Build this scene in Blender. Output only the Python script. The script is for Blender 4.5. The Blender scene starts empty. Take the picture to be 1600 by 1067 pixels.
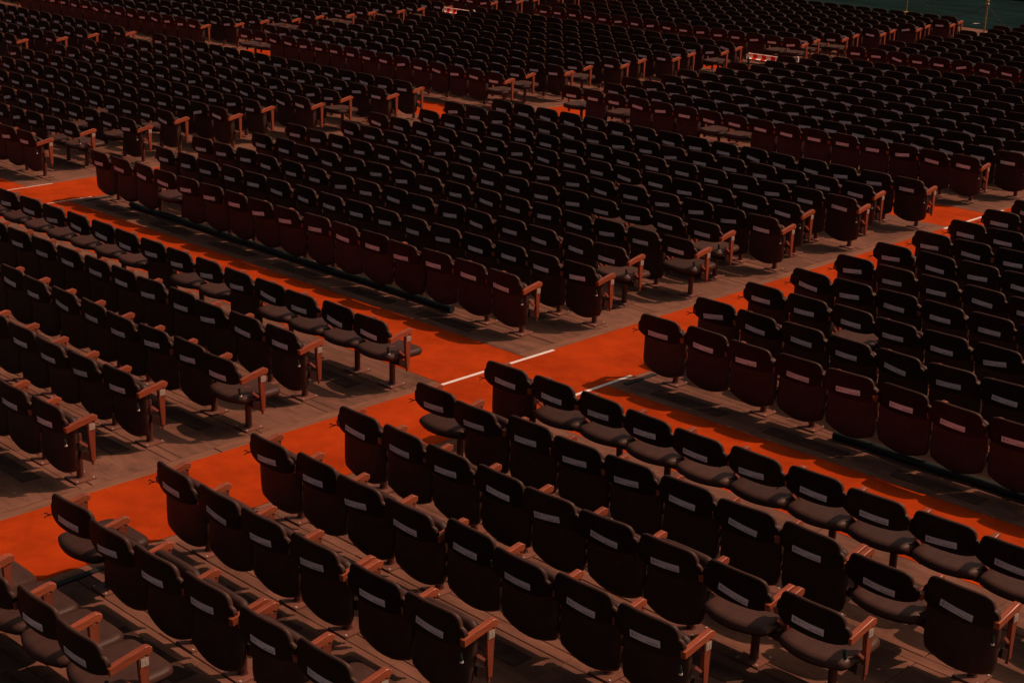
import bpy, math, random
import numpy as np
from mathutils import Vector, Matrix

random.seed(7)
R = math.radians
S = bpy.context.scene
C = S.collection

# ------------------------------------------------------------------ camera
CAM = (3.825, -11.832, 5.448)
PITCH, YAW, ROLL, FPX = R(18.388), R(43.82), R(1.681), 2402.4
cp, sp, cy, sy = math.cos(PITCH), math.sin(PITCH), math.cos(YAW), math.sin(YAW)
FW = Vector((-sy * cp, cy * cp, -sp))
rt = Vector((cy, sy, 0))
up = rt.cross(FW)
RT = rt * math.cos(ROLL) + up * math.sin(ROLL)
UP = up * math.cos(ROLL) - rt * math.sin(ROLL)
cam_d = bpy.data.cameras.new('camera')
cam = bpy.data.objects.new('camera', cam_d)
C.objects.link(cam)
m = Matrix.Identity(4)
for r_ in range(3):
    m[r_][0], m[r_][1], m[r_][2], m[r_][3] = RT[r_], UP[r_], -FW[r_], CAM[r_]
cam.matrix_world = m
cam_d.sensor_width = 36
cam_d.lens = FPX / 1600 * 36
cam_d.clip_start, cam_d.clip_end = 0.1, 2000
S.camera = cam

# ------------------------------------------------------------------ light
SUN = Vector((0.33, 0.48, 0.71)).normalized()
SUN_COL, SUN_E, SKY_E, EXPO = (1.0, 0.56, 0.39), 3.0, 0.052, -0.03
w = bpy.data.worlds.new('World')
S.world = w
w.use_nodes = True
nt = w.node_tree
bg = nt.nodes['Background']
sk = nt.nodes.new('ShaderNodeTexSky')
sk.sky_type = 'NISHITA'
sk.sun_disc = False
sk.dust_density = 7
sk.air_density = 0.8
sk.sun_elevation = math.asin(SUN.z)
sk.sun_rotation = math.atan2(SUN.x, SUN.y)
tint = nt.nodes.new('ShaderNodeMix')
tint.data_type, tint.blend_type = 'RGBA', 'MULTIPLY'
tint.inputs[0].default_value = 1.0
tint.inputs[7].default_value = (1.0, 0.86, 0.70, 1)   # warm white balance of the photograph
nt.links.new(sk.outputs[0], tint.inputs[6])
nt.links.new(tint.outputs[2], bg.inputs[0])
bg.inputs[1].default_value = SKY_E
ld = bpy.data.lights.new('sun', 'SUN')
ld.energy, ld.angle, ld.color = SUN_E, R(0.5), SUN_COL
lo = bpy.data.objects.new('sun', ld)
C.objects.link(lo)
lo.rotation_euler = (-SUN).to_track_quat('-Z', 'Y').to_euler()
S.view_settings.view_transform = 'Standard'
S.view_settings.look = 'None'
S.view_settings.exposure = EXPO
S.view_settings.gamma = 1
S.view_settings.use_curve_mapping = False


def project(x, y, z):
    d = Vector((x - CAM[0], y - CAM[1], z - CAM[2]))
    k = d.dot(FW)
    return 800 + FPX * d.dot(RT) / k, 533.5 - FPX * d.dot(UP) / k, d.length


# ------------------------------------------------------------------ materials
def mat(name, col, rough=0.6, var=0.15, scale=(8, 8, 8), coord='Object', bump=0.0, bscale=200, rnd=0.0, spec=0.5,
        wear=None, coat=0.0, scuff=None):
    """base colour x noise value variation (x random per object), optional worn patches of another colour"""
    mt = bpy.data.materials.new(name)
    mt.use_nodes = True
    n, l = mt.node_tree.nodes, mt.node_tree.links
    b = n['Principled BSDF']
    b.inputs['Roughness'].default_value = rough
    b.inputs['Specular IOR Level'].default_value = spec
    b.inputs['Coat Weight'].default_value = coat
    tc = n.new('ShaderNodeTexCoord')
    mp = n.new('ShaderNodeMapping')
    mp.inputs['Scale'].default_value = scale
    l.new(tc.outputs['Object'] if coord == 'Object' else tc.outputs['Generated'], mp.inputs[0])
    if coord == 'World':
        g = n.new('ShaderNodeNewGeometry')
        l.new(g.outputs['Position'], mp.inputs[0])
    no = n.new('ShaderNodeTexNoise')
    no.inputs['Scale'].default_value = 1
    no.inputs['Detail'].default_value = 6
    no.inputs['Roughness'].default_value = 0.65
    l.new(mp.outputs[0], no.inputs['Vector'])
    mr = n.new('ShaderNodeMapRange')
    mr.inputs['From Min'].default_value, mr.inputs['From Max'].default_value = 0.3, 0.7
    mr.inputs['To Min'].default_value, mr.inputs['To Max'].default_value = 1 - var, 1 + var
    l.new(no.outputs[0], mr.inputs[0])
    val = mr.outputs[0]
    if rnd:
        oi = n.new('ShaderNodeObjectInfo')
        m2 = n.new('ShaderNodeMapRange')
        m2.inputs['To Min'].default_value, m2.inputs['To Max'].default_value = 1 - rnd, 1 + rnd
        l.new(oi.outputs['Random'], m2.inputs[0])
        mm = n.new('ShaderNodeMath')
        mm.operation = 'MULTIPLY'
        l.new(val, mm.inputs[0])
        l.new(m2.outputs[0], mm.inputs[1])
        val = mm.outputs[0]
    vm = n.new('ShaderNodeVectorMath')
    vm.operation = 'SCALE'
    vm.inputs[0].default_value = col
    l.new(val, vm.inputs['Scale'])
    out = vm.outputs[0]
    if wear:
        wcol, wscale, lo_, hi_ = wear
        n2 = n.new('ShaderNodeTexNoise')
        n2.inputs['Scale'].default_value = wscale
        n2.inputs['Detail'].default_value = 8
        n2.inputs['Roughness'].default_value = 0.7
        if coord == 'World':
            l.new(g.outputs['Position'], n2.inputs['Vector'])
        else:
            l.new(tc.outputs['Object'], n2.inputs['Vector'])
        m3 = n.new('ShaderNodeMapRange')
        m3.inputs['From Min'].default_value, m3.inputs['From Max'].default_value = lo_, hi_
        l.new(n2.outputs[0], m3.inputs[0])
        mx = n.new('ShaderNodeMix')
        mx.data_type = 'RGBA'
        l.new(m3.outputs[0], mx.inputs[0])
        l.new(out, mx.inputs[6])
        mx.inputs[7].default_value = (*wcol, 1)
        out = mx.outputs[2]
    if scuff:
        mp2 = n.new('ShaderNodeMapping')
        mp2.inputs['Scale'].default_value = (2.5, 14, 5)
        mp2.inputs['Rotation'].default_value = (0, 0, 0.35)
        l.new(g.outputs['Position'], mp2.inputs[0])
        n5 = n.new('ShaderNodeTexNoise')
        n5.inputs['Scale'].default_value = 1.6
        n5.inputs['Detail'].default_value = 9
        n5.inputs['Roughness'].default_value = 0.75
        l.new(mp2.outputs[0], n5.inputs['Vector'])
        m5 = n.new('ShaderNodeMapRange')
        m5.inputs['From Min'].default_value, m5.inputs['From Max'].default_value = 0.63, 0.72
        m5.inputs['To Max'].default_value = 0.75
        l.new(n5.outputs[0], m5.inputs[0])
        mx2 = n.new('ShaderNodeMix')
        mx2.data_type = 'RGBA'
        l.new(m5.outputs[0], mx2.inputs[0])
        l.new(out, mx2.inputs[6])
        mx2.inputs[7].default_value = (*scuff, 1)
        out = mx2.outputs[2]
    l.new(out, b.inputs['Base Color'])
    if bump:
        n4 = n.new('ShaderNodeTexNoise')
        n4.inputs['Scale'].default_value = bscale
        n4.inputs['Detail'].default_value = 3
        if coord == 'World':
            l.new(g.outputs['Position'], n4.inputs['Vector'])
        else:
            l.new(tc.outputs['Object'], n4.inputs['Vector'])
        bp = n.new('ShaderNodeBump')
        bp.inputs['Strength'].default_value = bump
        bp.inputs['Distance'].default_value = 0.004
        l.new(n4.outputs[0], bp.inputs['Height'])
        l.new(bp.outputs[0], b.inputs['Normal'])
    return mt


M = {}
M['shell'] = mat('dark_shell', (0.027, 0.0125, 0.0085), 0.6, 0.35, (5, 5, 5), bump=0.15, bscale=60, rnd=0.3, spec=0.12)
M['leather'] = mat('brown_leather', (0.058, 0.0295, 0.0225), 0.5, 0.25, (7, 7, 7), bump=0.3, bscale=90, rnd=0.2, spec=0.2)
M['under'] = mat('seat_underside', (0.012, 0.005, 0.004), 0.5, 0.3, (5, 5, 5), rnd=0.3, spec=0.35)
M['sticker'] = mat('grey_sticker', (0.80, 0.77, 0.75), 0.5, 0.1, (30, 30, 30), rnd=0.12)
M['print'] = mat('faint_print', (0.42, 0.37, 0.34), 0.6, 0.1)
M['armwood'] = mat('red_brown_wood', (0.30, 0.074, 0.032), 0.34, 0.25, (40, 4, 40), rnd=0.15)
M['post'] = mat('painted_post', (0.22, 0.052, 0.024), 0.45, 0.25, (30, 30, 6), rnd=0.15)
M['bracket'] = mat('dark_red_bracket', (0.014, 0.004, 0.0025), 0.5, 0.3, (20, 20, 20))
M['link'] = mat('pink_link', (0.26, 0.085, 0.06), 0.4, 0.2, (20, 20, 20))
M['leg'] = mat('brown_leg', (0.10, 0.030, 0.021), 0.4, 0.3, (20, 20, 8), rnd=0.2)
M['plate'] = mat('base_plate', (0.17, 0.068, 0.045), 0.55, 0.25, (12, 12, 12), rnd=0.15)
M['bolt'] = mat('steel_bolt', (0.6, 0.55, 0.5), 0.3, 0.1)
M['numplate'] = mat('number_plate', (0.42, 0.36, 0.30), 0.5, 0.1)
M['green'] = mat('dark_green_plastic', (0.006, 0.017, 0.014), 0.6, 0.3)
M['white'] = mat('white_paint', (0.80, 0.76, 0.70), 0.5, 0.08, (6, 6, 6))
M['black'] = mat('black_rubber', (0.012, 0.010, 0.009), 0.7, 0.2)
M['deck'] = mat('worn_deck_board', (0.178, 0.088, 0.060), 0.8, 0.28, (2.2, 9, 10), coord='World', bump=0.35, bscale=55, spec=0.12,
                rnd=0.13, scuff=(0.34, 0.19, 0.13), wear=((0.085, 0.044, 0.032), 1.6, 0.50, 0.72))
M['edge'] = mat('edge_board_wood', (0.21, 0.102, 0.066), 0.8, 0.25, (14, 2.5, 10), coord='World', bump=0.3, spec=0.12, bscale=50, rnd=0.1)
M['gap'] = mat('deck_underlay', (0.02, 0.013, 0.01), 0.9, 0.2)
M['mat'] = mat('dark_floor_patch', (0.085, 0.048, 0.035), 0.85, 0.35, (9, 9, 9), bump=0.3, bscale=120, rnd=0.15, spec=0.1,
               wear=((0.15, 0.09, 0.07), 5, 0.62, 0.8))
M['carpet'] = mat('orange_carpet', (0.42, 0.049, 0.006), 0.95, 0.2, (2.2, 2.2, 2.2), coord='World', bump=0.5, bscale=260, spec=0.04,
                  wear=((0.30, 0.032, 0.004), 1.7, 0.48, 0.72))
M['tape'] = mat('white_tape', (0.84, 0.82, 0.79), 0.6, 0.08, (5, 5, 5), coord='World', wear=((0.5, 0.32, 0.24), 14, 0.62, 0.8))
M['ground'] = mat('sandy_ground', (0.20, 0.15, 0.12), 0.9, 0.25, (0.5, 0.5, 0.5), coord='World')
M['teal'] = mat('teal_floor', (0.009, 0.023, 0.023), 0.9, 0.35, (0.4, 1.2, 1), coord='World', bump=0.1, spec=0.0)
M['far_black'] = mat('black_block', (0.010, 0.012, 0.012), 0.8, 0.3)
M['brass'] = mat('brass_post', (0.36, 0.24, 0.085), 0.35, 0.2, (10, 10, 10))
M['rope'] = mat('dark_rope', (0.035, 0.03, 0.026), 0.8, 0.2)
M['red'] = mat('red_stripe', (0.62, 0.03, 0.012), 0.5, 0.1)


# ------------------------------------------------------------------ mesh helpers
class MB:
    def __init__(s):
        s.v, s.f, s.m, s.mats = [], [], [], []

    def mi(s, mt):
        if mt not in s.mats:
            s.mats.append(mt)
        return s.mats.index(mt)

    def add(s, vs, fs, mt):
        o = len(s.v)
        i = s.mi(mt)
        s.v += [tuple(v) for v in vs]
        s.f += [tuple(o + k for k in f) for f in fs]
        s.m += [i] * len(fs)

    def box(s, x0, x1, y0, y1, z0, z1, mt, bottom=True):
        vs = [(x0, y0, z0), (x1, y0, z0), (x1, y1, z0), (x0, y1, z0), (x0, y0, z1), (x1, y0, z1), (x1, y1, z1), (x0, y1, z1)]
        fs = [(4, 5, 6, 7), (0, 1, 5, 4), (1, 2, 6, 5), (2, 3, 7, 6), (3, 0, 4, 7)]
        if bottom:
            fs.append((3, 2, 1, 0))
        s.add(vs, fs, mt)

    def yz_poly(s, poly, x0, x1, mt, bev=0.0):
        """polygon in the y-z plane (counter-clockwise seen from +x) extruded along x with a bevelled edge"""
        n = len(poly)
        cy_ = sum(p[0] for p in poly) / n
        cz_ = sum(p[1] for p in poly) / n

        def ins(p, d):
            v = Vector((p[0] - cy_, p[1] - cz_))
            L_ = v.length
            v *= max(0, (L_ - d)) / L_
            return (cy_ + v.x, cz_ + v.y)
        if bev:
            sl = [(x0, bev), (x0 + bev, 0), (x1 - bev, 0), (x1, bev)]
        else:
            sl = [(x0, 0), (x1, 0)]
        vs = []
        for x, d in sl:
            vs += [(x, *ins(p, d)) for p in poly]
        fs = []
        for k in range(len(sl) - 1):
            for i in range(n):
                j = (i + 1) % n
                fs.append((k * n + i, (k + 1) * n + i, (k + 1) * n + j, k * n + j)[::-1])
        fs.append(tuple(range(n))[::-1])
        fs.append(tuple((len(sl) - 1) * n + i for i in range(n)))
        s.add(vs, fs, mt)

    def tube(s, pts, r, mt, n=8, cap=True):
        pts = [Vector(p) for p in pts]
        rs = r if isinstance(r, (list, tuple)) else [r] * len(pts)
        vs, fs = [], []
        for i, p in enumerate(pts):
            d = (pts[min(i + 1, len(pts) - 1)] - pts[max(i - 1, 0)]).normalized()
            a = d.orthogonal().normalized() if abs(d.z) < 0.99 else Vector((1, 0, 0))
            b = d.cross(a)
            for k in range(n):
                t = 2 * math.pi * k / n
                vs.append(p + (a * math.cos(t) + b * math.sin(t)) * rs[i])
        for i in range(len(pts) - 1):
            for k in range(n):
                j = (k + 1) % n
                fs.append((i * n + k, i * n + j, (i + 1) * n + j, (i + 1) * n + k))
        if cap:
            fs.append(tuple(range(n))[::-1])
            fs.append(tuple((len(pts) - 1) * n + k for k in range(n)))
        s.add(vs, fs, mt)

    def mesh(s, name, smooth=False):
        me = bpy.data.meshes.new(name)
        me.from_pydata(s.v, [], s.f)
        for mt in s.mats:
            me.materials.append(mt)
        me.polygons.foreach_set('material_index', s.m)
        if smooth:
            me.polygons.foreach_set('use_smooth', [True] * len(s.f))
            me.update()
            if hasattr(me, 'set_sharp_from_angle'):
                me.set_sharp_from_angle(angle=R(42))
        me.update()
        return me


def link(name, me, parent=None, loc=(0, 0, 0), **props):
    o = bpy.data.objects.new(name, me)
    C.objects.link(o)
    o.location = loc
    if parent:
        o.parent = parent
    for k, v in props.items():
        o[k] = v
    return o


# ------------------------------------------------------------------ layout of the seating grid
P, Q, GAP = 0.56, 0.9036, 2.2324
XL = -5.464
AISLE_A = (-7.02, -5.86)
AISLE_D = (-17.72, -16.53)
AISLE_E = (-28.20, -27.00)
AISLE_G = (-38.75, -37.55)
AISLES = [AISLE_G, AISLE_E, AISLE_D, AISLE_A]
COLS = [(-48.0, -38.75), (-37.55, -28.20), (-27.0, -17.72), (-16.53, -7.02), (-5.86, 4.0)]
BAND_Y0 = [0.0, 10.365, 20.48]            # label plane of the rearmost row in bands 1..3
CROSS = [(-1.55, -0.30), (8.80, 10.06), (18.92, 20.18)]

seats = []   # dicts: x, y, block, row, idx (idx counts from the long aisle), down, leg, ends


def add_row(block, row, y, x_first, n, gaps=(), step=1, down=(), legs=None, rnd=0.05, left_end=True, right_end=True,
            angles={}):
    x = x_first
    rowseats = []
    for i in range(n):
        if i in gaps:
            x += gaps[i]
        rowseats.append(dict(x=x, y=y, block=block, row=row, down=None, gap_left=(i in gaps)))
        x += P
    if step < 0:
        rowseats_idx = list(range(n))[::-1]
    else:
        rowseats_idx = list(range(n))
    for s_, i in zip(rowseats, rowseats_idx):
        s_['idx'] = i
        s_['down'] = (i in down) if rnd == 0 else (i in down or random.random() < rnd)
        s_['angle'] = angles.get(i)
        s_['leg'] = (i % 4 in (2, 3) or i == 0) if block in ('near right block', 'right block') else (i % 3 in (0, 1))
        s_['lend'] = left_end and s_ is rowseats[0]
        s_['rend'] = right_end and s_ is rowseats[-1]
        if s_['lend'] or s_['rend']:
            s_['leg'] = True
        seats.append(s_)


# near right block: counted from the long aisle on its left
NR = {0: (13, {}, range(1, 13), {}), 1: (10, {8: 0.06}, (0, 8), {}), 2: (9, {8: 0.06}, (7, 8), {6: 76}),
      3: (8, {}, (), {}), 4: (6, {4: 0.08}, (), {5: 80}), 5: (6, {4: 0.08}, (0, 5), {2: 80, 3: 81}),
      6: (4, {}, (0, 1, 2, 3), {})}
for k, (n, gaps, dn, ang) in NR.items():
    add_row('near right block', k, -GAP - k * Q, XL, n, gaps, 1, dn, rnd=0, angles=ang, right_end=(k > 0))
# near left block: counted from the long aisle on its right
NLd = {0: (0, 1, 2, 3, 5, 6, 8, 9, 10, 11, 12, 13, 14), 2: (0,)}
for k in range(0, 8):
    last = -7.393 if k % 2 == 0 else -7.699
    add_row('near left block', k, -GAP - k * Q, last - 15 * P, 16, {}, -1, NLd.get(k, ()), rnd=0)
# centre block and the bands beyond
FARD = {('c1', 1, 0): (15, 13, 9, 8), ('c0', 2, 0): (0, 1), ('c0', 2, 1): (0,), ('c0', 2, 2): (0, 1), ('c0', 1, 0): (0, 14, 15),
        ('c0', 1, 1): (0,), ('c0', 1, 3): (0, 1), ('c0', 1, 8): (0,), ('cm1', 1, 3): (0,), ('cm1', 1, 5): (0, 1), ('cm1', 1, 8): (0,)}
CEd = {0: (12,), 2: (0,), 3: (0,), 4: (0, 2, 3), 6: (5,), 8: (9,)}
for b, y0 in enumerate(BAND_Y0):
    for k in range(10):
        y = y0 + k * Q
        odd = (k % 2 == 0)
        add_row('centre block' if b == 0 else 'c1b%d' % b, k, y, (-7.706 if odd else -7.393) - 15 * P, 16, {}, -1,
                CEd.get(k, ()) if b == 0 else FARD.get(('c1', b, k), ()), rnd=0 if b == 0 else (0.10 if k else 0.0001))
        add_row('right block' if b == 0 else 'c2b%d' % b, k, y, XL, 15, {}, 1,
                {2: (2,), 5: (6,)}.get(k, ()) if b == 0 else (), rnd=0 if b == 0 else 0.05, right_end=False)
        e0 = (-18.24, -18.51) if b < 2 else (-17.95, -18.2)
        add_row('left block' if b == 0 else 'c0b%d' % b, k, y, (e0[0] if odd else e0[1]) - 15 * P, 16, {}, -1,
                {1: (0, 1), 2: (1,), 3: (1,), 7: (0,)}.get(k, ()) if b == 0 else FARD.get(('c0', b, k), ()), rnd=0.03 if b == 0 else (0.08 if k else 0.0001))
        add_row('cm1b%d' % b, k, y, (-28.78 if odd else -28.62) - 15 * P, 16, {}, -1, FARD.get(('cm1', b, k), ()), rnd=0.06 if k else 0.0001)
        add_row('cm2b%d' % b, k, y, (-39.3 if odd else -39.1) - 15 * P, 16, {}, -1, (), rnd=0.05)

vis = []
for s_ in seats:
    px, py, d = project(s_['x'], s_['y'] + 0.1, 0.45)
    if Vector((s_['x'] - CAM[0], s_['y'] - CAM[1], -5)).dot(FW) < 1:
        continue
    s_['px'], s_['py'], s_['d'] = px, py, d
    mx = 60 + 700 / d
    if -mx < px < 1600 + mx + 60 and -mx < py < 1067 + mx:
        s_['inside'] = -25 < px < 1625 and -20 < py < 1095
        vis.append(s_)
vis.sort(key=lambda s_: (not s_['inside'], s_['d']))
near, far = vis[:300], vis[300:]

# ------------------------------------------------------------------ ground, carpets, deck
gm = MB()
gm.add([(-600, -400, -0.08), (500, -400, -0.08), (500, 700, -0.08), (-600, 700, -0.08)], [(0, 1, 2, 3)], M['ground'])
link('ground', gm.mesh('ground'), kind='structure')

cm = MB()


def sheet(mb, x0, x1, y0, y1, z, mt):
    mb.add([(x0, y0, z), (x1, y0, z), (x1, y1, z), (x0, y1, z)], [(0, 1, 2, 3)], mt)


ys = [-11.5] + [v for c in CROSS for v in c] + [29.6]
for a in AISLES:
    for y0, y1 in zip(ys[:-1], ys[1:]):
        sheet(cm, a[0], a[1], y0, y1, 0.004, M['carpet'])
for c in CROSS:
    for x0, x1 in COLS:
        sheet(cm, x0, x1, c[0], c[1], 0.004, M['carpet'])
carpet = link('orange_carpet', cm.mesh('orange_carpet'), kind='structure')


def wline(x, y0, y1, w_=0.04):
    b = MB()
    b.box(x - w_ / 2, x + w_ / 2, y0, y1, 0.0045, 0.0075, M['tape'], bottom=False)
    link('white_line', b.mesh('white_line'), carpet)


for (c0, c1), off in zip(CROSS, (0, 0, 0)):
    for a in AISLES:
        for x in a:
            wline(x + (0.02 if x == a[0] else -0.02), c0 - (0.15 if x == a[0] else -0.35), c1 + 0.42, 0.042 if a is AISLE_A else 0.016)

um = MB()
for (x0, x1) in COLS:
    for y0, y1 in [(-11.5, CROSS[0][0]), (CROSS[0][1], CROSS[1][0]), (CROSS[1][1], CROSS[2][0]), (CROSS[2][1], 29.6)]:
        sheet(um, x0, x1, y0, y1, -0.022, M['gap'])
sheet(um, -48, 4, 29.6, 36, -0.022, M['gap'])
deck = link('wooden_deck', um.mesh('wooden_deck'), kind='structure')

# panels: (x0, x1, y0, y1, material)
panels = []
G = 0.0028


def strips(y0, y1, rowys):
    cuts = sorted({y0, y1} | {c for ry in rowys for c in (ry + 0.18, ry + 0.29) if y0 + 0.03 < c < y1 - 0.03})
    return list(zip(cuts[:-1], cuts[1:]))


bands = [(-11.5, CROSS[0][0], [-GAP - k * Q for k in range(10)]),
         (CROSS[0][1], CROSS[1][0], [BAND_Y0[0] + k * Q for k in range(10)]),
         (CROSS[1][1], CROSS[2][0], [BAND_Y0[1] + k * Q for k in range(10)]),
         (CROSS[2][1], 29.6, [BAND_Y0[2] + k * Q for k in range(10)])]
for ci, (x0, x1) in enumerate(COLS):
    for by0, by1, rows in bands:
        for ex0, ex1 in ((x0, x0 + 0.13), (x1 - 0.13, x1)):
            yy = by0
            while yy < by1 - 0.01:
                ye = min(by1, yy + 2.4)
                panels.append((ex0, ex1, yy, ye, 'edge'))
                yy = ye
        for si, (y0, y1) in enumerate(strips(by0, by1, rows)):
            L_ = 1.68 if y1 - y0 > 0.3 else 2.24
            if ci < 4:
                xx = x1 - 0.13
                k = 0
                while xx > x0 + 0.13 + 0.01:
                    xs_ = xx - (L_ if k or si % 2 == 0 else L_ * 0.5)
                    if xs_ < x0 + 0.4:
                        xs_ = x0 + 0.13
                    panels.append((xs_, xx, y0, y1, 'deck'))
                    xx = xs_
                    k += 1
            else:
                xx = x0 + 0.13
                k = 0
                while xx < x1 - 0.13 - 0.01:
                    xe = xx + (L_ if k or si % 2 == 0 else L_ * 0.5)
                    if xe > x1 - 0.4:
                        xe = x1 - 0.13
                    panels.append((xx, xe, y0, y1, 'deck'))
                    xx = xe
                    k += 1
x_ = -48.0
while x_ < 4:
    for y0, y1 in ((29.6, 31.2), (31.2, 32.8), (32.8, 34.4), (34.4, 36.0)):
        panels.append((x_, x_ + 2.0, y0, y1, 'deck'))
    x_ += 2.0


def in_view(x, y, mgn=40):
    px, py, d = project(x, y, 0)
    return -mgn < px < 1600 + mgn and -mgn < py < 1067 + mgn


pl = []
for p_ in panels:
    x0, x1, y0, y1, kd = p_
    k = (Vector(((x0 + x1) / 2, (y0 + y1) / 2, 0)) - Vector(CAM)).dot(FW)
    if k < 2:
        continue
    if any(in_view(x, y) for x in (x0, (x0 + x1) / 2, x1) for y in (y0, y1)):
        pl.append((k, p_))
pl.sort(key=lambda t: t[0])
cache = {}


def panel_mesh(dx, dy, mt):
    key = (round(dx, 2), round(dy, 2), mt.name)
    if key not in cache:
        b = MB()
        e = 0.004
        hx, hy = dx / 2 - G, dy / 2 - G
        vs = [(-hx, -hy, -0.02), (hx, -hy, -0.02), (hx, hy, -0.02), (-hx, hy, -0.02),
              (-hx, -hy, 0.002), (hx, -hy, 0.002), (hx, hy, 0.002), (-hx, hy, 0.002),
              (-hx + e, -hy + e, 0.006), (hx - e, -hy + e, 0.006), (hx - e, hy - e, 0.006), (-hx + e, hy - e, 0.006)]
        fs = [(8, 9, 10, 11)]
        for o in (0, 4):
            for i in range(4):
                j = (i + 1) % 4
                fs.append((o + i, o + j, o + 4 + j, o + 4 + i))
        b.add(vs, fs, mt)
        cache[key] = b.mesh('deck_panel')
    return cache[key]


fb = MB()
for i, (k, (x0, x1, y0, y1, kd)) in enumerate(pl):
    dz = random.uniform(-0.003, 0.003)
    if i < 299:
        o = link('edge_board' if kd == 'edge' else 'deck_panel', panel_mesh(x1 - x0, y1 - y0, M[kd]), deck,
                 ((x0 + x1) / 2, (y0 + y1) / 2, dz))
        o.rotation_euler = (random.uniform(-0.002, 0.002), random.uniform(-0.0015, 0.0015), random.uniform(-0.0015, 0.0015))
    else:
        fb.box(x0 + G, x1 - G, y0 + G, y1 - G, -0.02, 0.006 + dz, M[kd], bottom=False)
link('far_deck_panels', fb.mesh('far_deck_panels'), deck, kind='stuff')

# thin dark rectangles laid on the deck behind the rows
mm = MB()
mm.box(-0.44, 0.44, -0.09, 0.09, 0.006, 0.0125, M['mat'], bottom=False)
patch_mesh = mm.mesh('floor_patch')
for k in range(5):
    for j in range(6):
        x = -8.03 - j * 1.40 - (0.0 if k % 2 == 0 else 0.0)
        if in_view(x, -GAP - k * Q):
            link('floor_patch', patch_mesh, deck, (x + random.uniform(-.03, .03), -GAP - k * Q - 0.035, 0.0))
for j in range(6):
    link('floor_patch', patch_mesh, deck, (-15.53 + j * 1.40, -0.065, 0.0))
for k in range(1, 9):
    link('floor_patch', patch_mesh, deck, (-8.3 if k % 2 else -8.0, k * Q - 0.04, 0.0))
for j in range(5):
    link('floor_patch', patch_mesh, deck, (-4.95 + j * 1.40, -0.08, 0.0))
for k in range(1, 7):
    for j in range(3):
        x = -4.4 + j * 1.4
        if in_view(x, -GAP - k * Q):
            link('floor_patch', patch_mesh, deck, (x, -GAP - k * Q - 0.03, 0.0))
# dark cable slots at the block corners
sl = MB()
sl.box(-0.03, 0.03, -0.24, 0.24, 0.0, 0.016, M['black'], bottom=False)
slm = sl.mesh('cable_cover')
for x, y in ((-5.74, 0.10), (-16.36, 0.14), (-5.72, -6.55), (-5.72, -4.75)):
    o = link('cable_cover', slm, deck, (x, y, 0.0))
    o.rotation_euler[2] = random.uniform(-.06, .06)


# ------------------------------------------------------------------ chair parts
XS = [0, .07, .14, .19, .22, .238, .248, .252, .266, .278, .285]
TOP = [.780, .7795, .777, .771, .760, .741, .716, .684, .677, .664, .640]
BOT = [.518, .519, .522, .529, .537, .544, .548, .550, .555, .565, .580]
YC = 0.042


def y_back(x, z):
    return YC * (x / 0.28) ** 2 - 0.055 * (z - 0.595)


def back_mesh():
    b = MB()
    cols = [(-x, t, o) for x, t, o in zip(XS, TOP, BOT)][::-1][:-1] + list(zip(XS, TOP, BOT))
    vs = []
    T, e = 0.032, 0.009
    for x, t, o in cols:
        mid = (t + o) / 2
        e2 = min(e, (t - o) / 3)
        for z, dy in ((o + e2, 0), (mid, 0), (t - e2, 0), (t - e2 * 0.3, T * 0.25), (t, T * 0.5), (t - e2 * 0.3, T * 0.8), (t - e2, T),
                      (mid, T + 0.006 * (1 - (x / .29) ** 2)), (o + e2, T), (o, T * 0.5)):
            vs.append((x, y_back(x, z) + dy, z))
    n = 10
    fs = []
    for i in range(len(cols) - 1):
        for k in range(n):
            j = (k + 1) % n
            fs.append((i * n + k, (i + 1) * n + k, (i + 1) * n + j, i * n + j))
    fs.append(tuple(range(n)))
    fs.append(tuple((len(cols) - 1) * n + k for k in range(n))[::-1])
    b.add(vs, fs, M['shell'])
    lm = b.mi(M['leather'])
    for i in range(len(cols) - 1):
        for k in (3, 4, 5, 6, 7, 8):
            b.m[i * n + k] = lm
    return b.mesh('backrest', smooth=True)


PIV = (0.20, 0.32)
SOFF = (0.06, 0.026)


def seat_outline():
    pts = []
    for x in (0, .07, .13, .18, .222):
        pts.append((x, -.246 + .042 * (x / .2) ** 2))
    pts += [(.246, -.184), (.262, -.155), (.270, -.110), (.272, -.02), (.270, .15), (.262, .195), (.242, .222), (.21, .238), (.1, .243)]
    pts = [(x, y * 1.12 if y < 0 else y * 1.17) for x, y in pts]
    return pts + [(0, .285)] + [(-x, y) for x, y in pts[1:][::-1]]


def seat_mesh():
    b = MB()
    o = seat_outline()
    n = len(o)
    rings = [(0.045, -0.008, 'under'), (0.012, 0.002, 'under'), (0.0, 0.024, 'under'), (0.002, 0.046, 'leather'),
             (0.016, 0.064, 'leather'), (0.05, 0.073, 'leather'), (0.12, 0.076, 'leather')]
    rv = []
    for d, z, mt in rings:
        vs = []
        for x, y in o:
            L_ = math.hypot(x, y)
            k = (L_ - d) / L_
            vs.append((x * k, y * k + SOFF[0], z + SOFF[1]))
        rv.append(vs)
    allv = [v for r_ in rv for v in r_]
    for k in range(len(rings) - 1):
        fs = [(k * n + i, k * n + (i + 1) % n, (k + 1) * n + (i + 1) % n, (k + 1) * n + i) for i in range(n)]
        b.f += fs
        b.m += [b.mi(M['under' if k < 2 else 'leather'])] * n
    b.v = list(allv)
    b.f.append(tuple(range(n))[::-1])
    b.m.append(b.mi(M['under']))
    c = len(b.v)
    b.v.append((0, SOFF[0], 0.074 + SOFF[1]))
    kk = (len(rings) - 1) * n
    for i in range(n):
        b.f.append((kk + i, kk + (i + 1) % n, c))
        b.m.append(b.mi(M['leather']))
    return b.mesh('seat', smooth=True)


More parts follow.
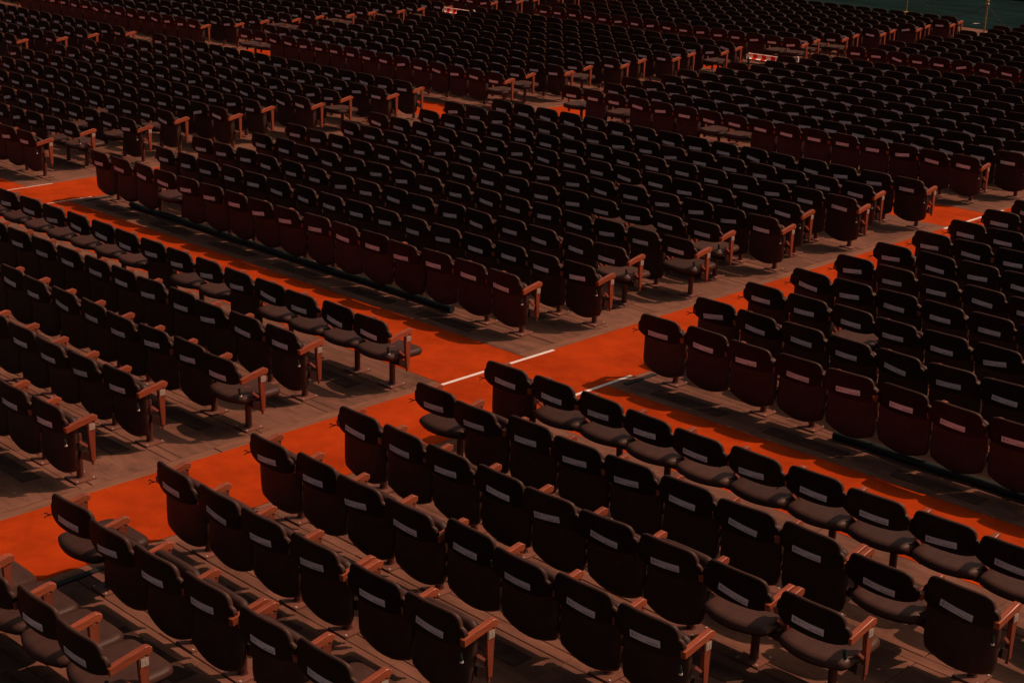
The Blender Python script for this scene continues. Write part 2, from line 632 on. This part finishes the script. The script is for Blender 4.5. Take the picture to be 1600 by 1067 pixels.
def label_mesh():
    b = MB()
    xs = [-.125, -.0625, 0, .0625, .125]
    vs = []
    for x in xs:
        for z in (-.0255, .0255):
            vs.append((x, y_back(x, .595 + z) - 0.0055 - y_back(0, .595), z))
    b.add(vs, [(2 * i, 2 * i + 2, 2 * i + 3, 2 * i + 1) for i in range(4)], M['sticker'])

    def mark(x0, x1, z0, z1):
        b.add([(x, y_back(x, .595 + z) - 0.0063 - y_back(0, .595), z) for x, z in ((x0, z0), (x1, z0), (x1, z1), (x0, z1))],
              [(0, 1, 2, 3)], M['print'])
    for z in (.008, -.001, -.010):
        mark(-.110, -.088, z, z + .005)
    mark(-.08, -.055, .004, .008)
    mark(-.08, -.06, -.006, -.003)
    for k in range(7):
        mark(.02 + k * .013, .02 + k * .013 + random.uniform(.006, .011), -.016, -.008 + random.uniform(-.002, .003))
    return b.mesh('sticker')


def arm_mesh():
    b = MB()
    b.yz_poly([(.040, .562), (.20, .592), (.30, .612), (.318, .600), (.342, .622), (.340, .648), (.315, .664), (.295, .665), (.034, .611)],
              -.022, .022, M['armwood'], bev=.005)
    return b.mesh('armrest', smooth=False)


def post_mesh():
    b = MB()
    b.yz_poly([(.244, .600), (.256, .36), (.264, .25), (.300, .25), (.306, .36), (.318, .603)], -.017, .017, M['post'], bev=.003)
    b.yz_poly([(.274, .212), (.290, .212), (.290, .251), (.274, .251)], -.010, .010, M['post'])
    return b.mesh('arm_post')


def bracket_mesh():
    b = MB()
    b.yz_poly([(.16, .30), (.275, .235), (.290, .29), (.27, .33), (.17, .37)], -.009, .011, M['bracket'], bev=.002)
    b.yz_poly([(.155, .45), (.225, .388), (.24, .402), (.168, .468)], -.018, .018, M['link'], bev=.003)
    return b.mesh('hinge_bracket')


def leg_mesh():
    b = MB()
    b.tube([(.05, .285, 0.010), (.05, .285, 0.42)], .031, M['leg'], n=12)
    b.tube([(.05, .285, 0.012), (.05, .285, 0.03)], [.042, .034], M['leg'], n=12)
    return b.mesh('leg', smooth=True)


def plate_mesh():
    b = MB()
    b.box(-.05, .15, .185, .385, .006, .019, M['plate'], bottom=False)
    for x in (-.03, .13):
        for y in (.205, .365):
            b.tube([(x, y, .018), (x, y, .026)], .009, M['bolt'], n=6)
    return b.mesh('base_plate')


def beam_mesh():
    b = MB()
    b.box(-.20, .279, .245, .29, .255, .30, M['bracket'])
    for x in (-.12, .12):
        b.box(x - .015, x + .015, .20, .30, .30, .34, M['bracket'])
    return b.mesh('seat_beam')


def lever_mesh():
    b = MB()
    b.tube([(.262, .035, .515), (.268, .045, .455)], .014, M['green'], n=8)
    b.tube([(.268, .045, .456), (.269, .047, .440)], .013, M['white'], n=8)
    return b.mesh('hinge_cap')


def tie_mesh():
    b = MB()
    b.tube([(-.27, .03, .575), (-.30, .025, .565), (-.33, .02, .572), (-.345, .015, .562)], .0045, M['black'], n=5)
    b.tube([(-.275, .03, .572), (-.31, .01, .556), (-.325, .0, .54)], .004, M['black'], n=5)
    return b.mesh('cable_tie')


def numplate_mesh():
    b = MB()
    b.box(.017, .0205, .256, .311, .535, .592, M['numplate'])
    b.box(.0205, .022, .266, .280, .550, .576, M['print'])
    b.box(.0205, .022, .287, .301, .550, .576, M['print'])
    return b.mesh('number_plate')


ME = dict(back=back_mesh(), seat=seat_mesh(), label=[label_mesh() for _ in range(4)], arm=arm_mesh(), post=post_mesh(), bracket=bracket_mesh(),
          leg=leg_mesh(), plate=plate_mesh(), beam=beam_mesh(), lever=lever_mesh(), tie=tie_mesh(), num=numplate_mesh())

ORD = ['first', 'second', 'third', 'fourth', 'fifth', 'sixth', 'seventh', 'eighth', 'ninth', 'tenth', 'eleventh', 'twelfth', 'thirteenth',
       'fourteenth', 'fifteenth', 'sixteenth']


def seat_label(s_):
    st = 'lowered' if s_['down'] else 'folded'
    row = ORD[s_['row']]
    side = 'before' if s_['block'].startswith('near') else 'past'
    return '%s from long aisle, %s row %s cross aisle, %s, %s brown seat' % (ORD[s_['idx']], row, side, s_['block'], st)


def arm_at(root, x, end=False):
    a = link('armrest', ME['arm'], root, (x, 0, 0))
    link('arm_post', ME['post'], a)
    if x > 0:
        link('hinge_bracket', ME['bracket'], a)
    if end:
        link('number_plate', ME['num'], a)


for s_ in near:
    root = link('folding_chair', None, None, (s_['x'] + random.uniform(-.004, .004), s_['y'] + random.uniform(-.009, .009), 0))
    root.empty_display_size = 0.2
    root['label'] = seat_label(s_)
    root['category'] = 'chair'
    root['group'] = 'folding theatre chairs in rows'
    bk = link('backrest', ME['back'], root)
    bk.rotation_euler = (random.gauss(0, .025), random.gauss(0, .01), random.gauss(0, .03))
    lb = link('sticker', random.choice(ME['label']), bk, (random.uniform(-.014, .014), y_back(0, .595), .595 + random.uniform(-.009, .011)))
    lb.rotation_euler[1] = max(-.15, min(.15, random.gauss(0, .065)))
    st = link('seat', ME['seat'], root, (0, PIV[0], PIV[1]))
    st.rotation_euler[0] = R(random.uniform(-2, 2)) if s_['down'] else R(s_['angle'] or random.gauss(89, 1.5))
    link('seat_beam', ME['beam'], root)
    arm_at(root, .28, s_['rend'])
    if s_['lend'] or s_['gap_left']:
        arm_at(root, -.28 if s_['gap_left'] else -.258)
    if s_['leg']:
        link('leg', ME['leg'], root)
        link('base_plate', ME['plate'], root)
    if s_['rend']:
        link('hinge_cap', ME['lever'], root)
    if (s_['lend'] and 'right' in s_['block']) or random.random() < .08:
        link('cable_tie', ME['tie'], root)

# ------------------------------------------------------------------ the remaining chairs as one mass
FXS = [0, .12, .19, .23, .248, .252, .27, .285]
FT = [.780, .778, .771, .752, .716, .682, .672, .638]
FB = [.518, .521, .529, .541, .548, .550, .558, .582]


def far_chair(mb, s_):
    X, Y = s_['x'] + random.uniform(-.004, .004), s_['y'] + random.uniform(-.008, .008)
    cols = [(-x, t, o) for x, t, o in zip(FXS, FT, FB)][::-1][:-1] + list(zip(FXS, FT, FB))
    tl, yw = random.uniform(-.03, .03), random.uniform(-.03, .03)
    vs = []
    for x, t, o in cols:
        for z, dy in ((o, .004), (t - .010, 0), (t - .002, .009), (t - .002, .024), (t - .010, .034), (o, .034)):
            vs.append((X + x, Y + y_back(x, z) + dy - tl * (z - .6) + yw * x, z))
    n = 6
    fs = []
    for i in range(len(cols) - 1):
        for k in range(n):
            j = (k + 1) % n
            fs.append((i * n + k, (i + 1) * n + k, (i + 1) * n + j, i * n + j))
    fs.append(tuple(range(n)))
    fs.append(tuple((len(cols) - 1) * n + k for k in range(n))[::-1])
    mb.add(vs, fs, M['shell'])
    lx, lz, rot = random.uniform(-.016, .016), random.uniform(-.011, .012), random.gauss(0, .08)
    lv = []
    for x, z in ((-.125, -.0255), (0, -.0255), (.125, -.0255), (.125, .0255), (0, .0255), (-.125, .0255)):
        xx, zz = x * math.cos(rot) - z * math.sin(rot) + lx, x * math.sin(rot) + z * math.cos(rot) + lz + .595
        lv.append((X + xx, Y + y_back(xx, zz) - .004 - tl * (zz - .6) + yw * xx, zz))
    mb.add(lv, [(0, 1, 4, 5), (1, 2, 3, 4)], M['sticker'])
    a = R(random.uniform(-2, 2)) if s_['down'] else R(random.gauss(89, 1.5))
    o = seat_outline()[::2]
    ca, sa = math.cos(a), math.sin(a)
    rv = []
    for k, z in ((.96, -.010), (1.0, .030), (.93, .068)):
        for x, y in o:
            rv.append((X + x * k, Y + PIV[0] + (y * k + SOFF[0]) * ca - (z + SOFF[1]) * sa,
                       PIV[1] + (y * k + SOFF[0]) * sa + (z + SOFF[1]) * ca))
    n = len(o)
    f1 = [(i, (i + 1) % n, n + (i + 1) % n, n + i) for i in range(n)] + [tuple(range(n))[::-1]]
    f2 = [(n + i, n + (i + 1) % n, 2 * n + (i + 1) % n, 2 * n + i) for i in range(n)] + [tuple(2 * n + i for i in range(n))]
    b0 = len(mb.v)
    mb.v += rv
    for fl, mt in ((f1, M['under']), (f2, M['leather'])):
        mb.f += [tuple(b0 + i for i in f) for f in fl]
        mb.m += [mb.mi(mt)] * len(fl)
    for x in ([.28, -.28] if s_['lend'] else [.28]):
        poly = [(.040, .562), (.30, .612), (.340, .625), (.335, .655), (.295, .665), (.034, .611)]
        k0 = len(mb.v)
        mb.yz_poly([(Y + p[0], p[1]) for p in poly], X + x - .026, X + x + .026, M['armwood'])
        mb.yz_poly([(Y + .255, .603), (Y + .268, .22), (Y + .300, .22), (Y + .316, .603)], X + x - .017, X + x + .017, M['post'])
        if s_['rend']:
            mb.yz_poly([(Y + .16, .30), (Y + .275, .235), (Y + .27, .33), (Y + .17, .37)], X + x - .011, X + x + .011, M['bracket'])
    if s_['leg']:
        mb.tube([(X + .05, Y + .285, 0), (X + .05, Y + .285, .42)], .031, M['leg'], n=6)
        mb.box(X - .05, X + .15, Y + .185, Y + .385, .006, .019, M['plate'], bottom=False)


fm = MB()
for s_ in far:
    far_chair(fm, s_)
fme = fm.mesh('distant_chairs', smooth=True)
link('distant_chairs', fme, None, kind='stuff', label='many rows of dark folding chairs filling the far blocks', group='folding theatre chairs in rows')


# ------------------------------------------------------------------ pipes lying along the rear rows
def pipe(x0, x1, y, label):
    b = MB()
    pts = []
    n = 14
    for i in range(n + 1):
        x = x0 + (x1 - x0) * i / n
        pts.append((x, y + random.uniform(-.015, .015), 0.05))
    b.tube(pts, .042, M['green'], n=10)
    o = link('rolled_cover', b.mesh('rolled_cover', smooth=True))
    o['label'] = label
    o['category'] = 'rolled cover'
    o['group'] = 'green rolls along the rear rows'


pipe(-15.6, -8.72, 0.21, 'dark green roll lying along the foot of the rear row of the centre block')
pipe(-3.42, 2.0, 0.21, 'dark green roll lying along the foot of the rear row of the right block')


# ------------------------------------------------------------------ striped barriers across the aisles
def film(name, col):
    mt = bpy.data.materials.new(name)
    mt.use_nodes = True
    n, l = mt.node_tree.nodes, mt.node_tree.links
    b = n['Principled BSDF']
    b.inputs['Base Color'].default_value = (*col, 1)
    b.inputs['Roughness'].default_value = 0.35
    t = n.new('ShaderNodeBsdfTranslucent')
    t.inputs[0].default_value = (*col, 1)
    mx = n.new('ShaderNodeMixShader')
    mx.inputs[0].default_value = 0.92
    l.new(b.outputs[0], mx.inputs[1])
    l.new(t.outputs[0], mx.inputs[2])
    l.new(mx.outputs[0], n['Material Output'].inputs[0])
    return mt


M['film_white'] = film('white_film', (0.93, 0.90, 0.87))
M['film_red'] = film('red_film', (0.70, 0.03, 0.012))


def barrier(x0, x1, y, z, label):
    root = link('striped_barrier', None, None, ((x0 + x1) / 2, y, 0))
    root['label'] = label
    root['category'] = 'barrier'
    root['group'] = 'red and white barriers across the aisles'
    L_ = x1 - x0
    n = 8
    b = MB()
    h, d, sk_ = 0.062, 0.035, 0.07
    # a folded band of striped film: the upper half leans back, the lower half leans forward (a chevron in every stripe)
    for i in range(n):
        a, e = -L_ / 2 + i * L_ / n, -L_ / 2 + (i + 1) * L_ / n
        mt = M['film_white'] if i % 2 == 0 else M['film_red']
        s0, s1 = (0 if i == 0 else sk_), (0 if i == n - 1 else sk_)
        vs = [(a, -.01, z - h), (e, -.01, z - h), (e + s1, -d, z), (a + s0, -d, z), (e, d, z + h), (a, d, z + h)]
        b.add(vs, [(0, 1, 2, 3), (3, 2, 4, 5)], mt)
    link('striped_band', b.mesh('striped_band'), root)
    q = MB()
    q.tube([(-L_ / 2, d, z + h), (L_ / 2, d, z + h)],   .010, M['film_white'], n=6)
    link('top_rail', q.mesh('top_rail'), root)
    for sx in (-1, 1):
        q = MB()
        q.box(sx * (L_ / 2 - .05) - .02, sx * (L_ / 2 - .05) + .02, -.02, .02, .03, z, M['bracket'])
        q.box(sx * (L_ / 2 - .05) - .03, sx * (L_ / 2 - .05) + .03, -.16, .16, .006, .03, M['bracket'])
        link('stand', q.mesh('stand'), root)


barrier(-17.42, -16.42, 17.95, 0.60, 'red and white striped barrier across the aisle right of the picture middle')
barrier(-28.2, -27.2, 18.35, 0.60, 'red and white striped barrier across the far aisle at the top edge')
for x, y, lab in ((-15.72, 17.5, 'small white tie on a chair back right of the nearer striped barrier'),
                  (-26.25, 17.66, 'small white tie on a chair back right of the farther striped barrier')):
    b = MB()
    b.box(-.022, .022, -.02, .02, -.05, .05, M['white'])
    b.box(-.03, .012, -.024, .016, .05, .075, M['white'])
    o = link('white_tie', b.mesh('white_tie'), None, (x, y, .74))
    o['label'] = lab
    o['category'] = 'tie'
    o['group'] = 'white ties beside the barriers'

# ------------------------------------------------------------------ far floor, black block, rope barrier
tm = MB()
tm.add([(-60, 33.4, 0.016), (-20, 32.9, 0.016), (-17, 32.1, 0.016), (60, 30.5, 0.016), (60, 70, 0.016), (-60, 70, 0.016)], [(0, 1, 2, 3, 4, 5)], M['teal'])
link('teal_floor', tm.mesh('teal_floor'), kind='structure')
gm2 = MB()
gm2.box(-60, 60, 43.2, 46, 0.012, 1.6, M['far_black'])  # plain black block for the dark band beyond the teal floor
o = link('far_block', gm2.mesh('far_block'))
o['label'] = 'black block beyond the teal floor at the top right'
o['category'] = 'far_black'

LINE = Vector((-4.85, 3.29, 0)).normalized()
B0 = Vector((-18.75, 31.9, 0))
posts = [B0 - LINE * 4.2, B0, B0 + LINE * 5.4, B0 + LINE * 10.8]
PL = ['brass post with white tip nearest the right edge of the picture', 'brass rope post at the top right, standing where deck meets teal floor',
      'brass rope post farther left at the top edge, mostly cut off', 'brass rope post beyond the top edge of the seating']
for p_, lab in zip(posts, PL):
    if not in_view(p_.x, p_.y, 120):
        continue
    r0 = link('rope_post', None, None, p_)
    r0['label'], r0['category'], r0['group'] = lab, 'post', 'rope posts by the teal floor'
    b = MB()
    b.tube([(0, 0, .02), (0, 0, .95)], .026, M['brass'], n=12)
    link('pole', b.mesh('pole', smooth=True), r0)
    b = MB()
    b.tube([(0, 0, .94), (0, 0, .965), (0, 0, .99), (0, 0, 1.0)], [.05, .055, .045, .02], M['brass'], n=12)
    link('finial', b.mesh('finial', smooth=True), r0)
    b = MB()
    b.tube([(0, 0, .013), (0, 0, .03), (0, 0, .05)], [.15, .14, .04], M['brass'], n=16)
    link('base', b.mesh('base', smooth=True), r0)
    b = MB()
    for sx in (-1, 1):
        v = LINE * (0.09 * sx)
        b.tube([(v.x * .4, v.y * .4, .90), (v.x, v.y, .87)], .018, M['white'], n=8)
    link('hook', b.mesh('hook', smooth=True), r0)
for k in range(3):
    a, e = posts[k], posts[k + 1]
    b = MB()
    pts = []
    for i in range(21):
        t = i / 20
        q = a.lerp(e, t)
        pts.append((q.x, q.y, .87 - 0.62 * 4 * t * (1 - t)))
    b.tube(pts, .009, M['rope'], n=6)
    o = link('rope', b.mesh('rope', smooth=True))
    o['label'] = ['dark rope sagging from the post to the right edge', 'dark rope sagging between the two brass posts at top right',
                  'dark rope sagging leftward from the post at the top edge'][k]
    o['category'], o['group'] = 'rope', 'sagging ropes'
b = MB()
b.add([(-.28, -.02, 0), (.22, -.02, .01), (.25, .02, .0), (-.1, .025, .02)], [(0, 1, 2, 3)], M['white'])
b.add([(-.28, -.02, -.003), (.22, -.02, .007), (.25, .02, -.003), (-.1, .025, .017)], [(3, 2, 1, 0)], M['white'])
o = link('paper_scrap', b.mesh('paper_scrap'), None, (-20.1, 34.0, .022))
o.rotation_euler[2] = 0.9
o.scale = (0.6, 0.6, 0.6)
o['label'], o['category'] = 'scrap of white paper lying on the teal floor left of the post', 'paper'

S.render.resolution_x, S.render.resolution_y = 1024, 682
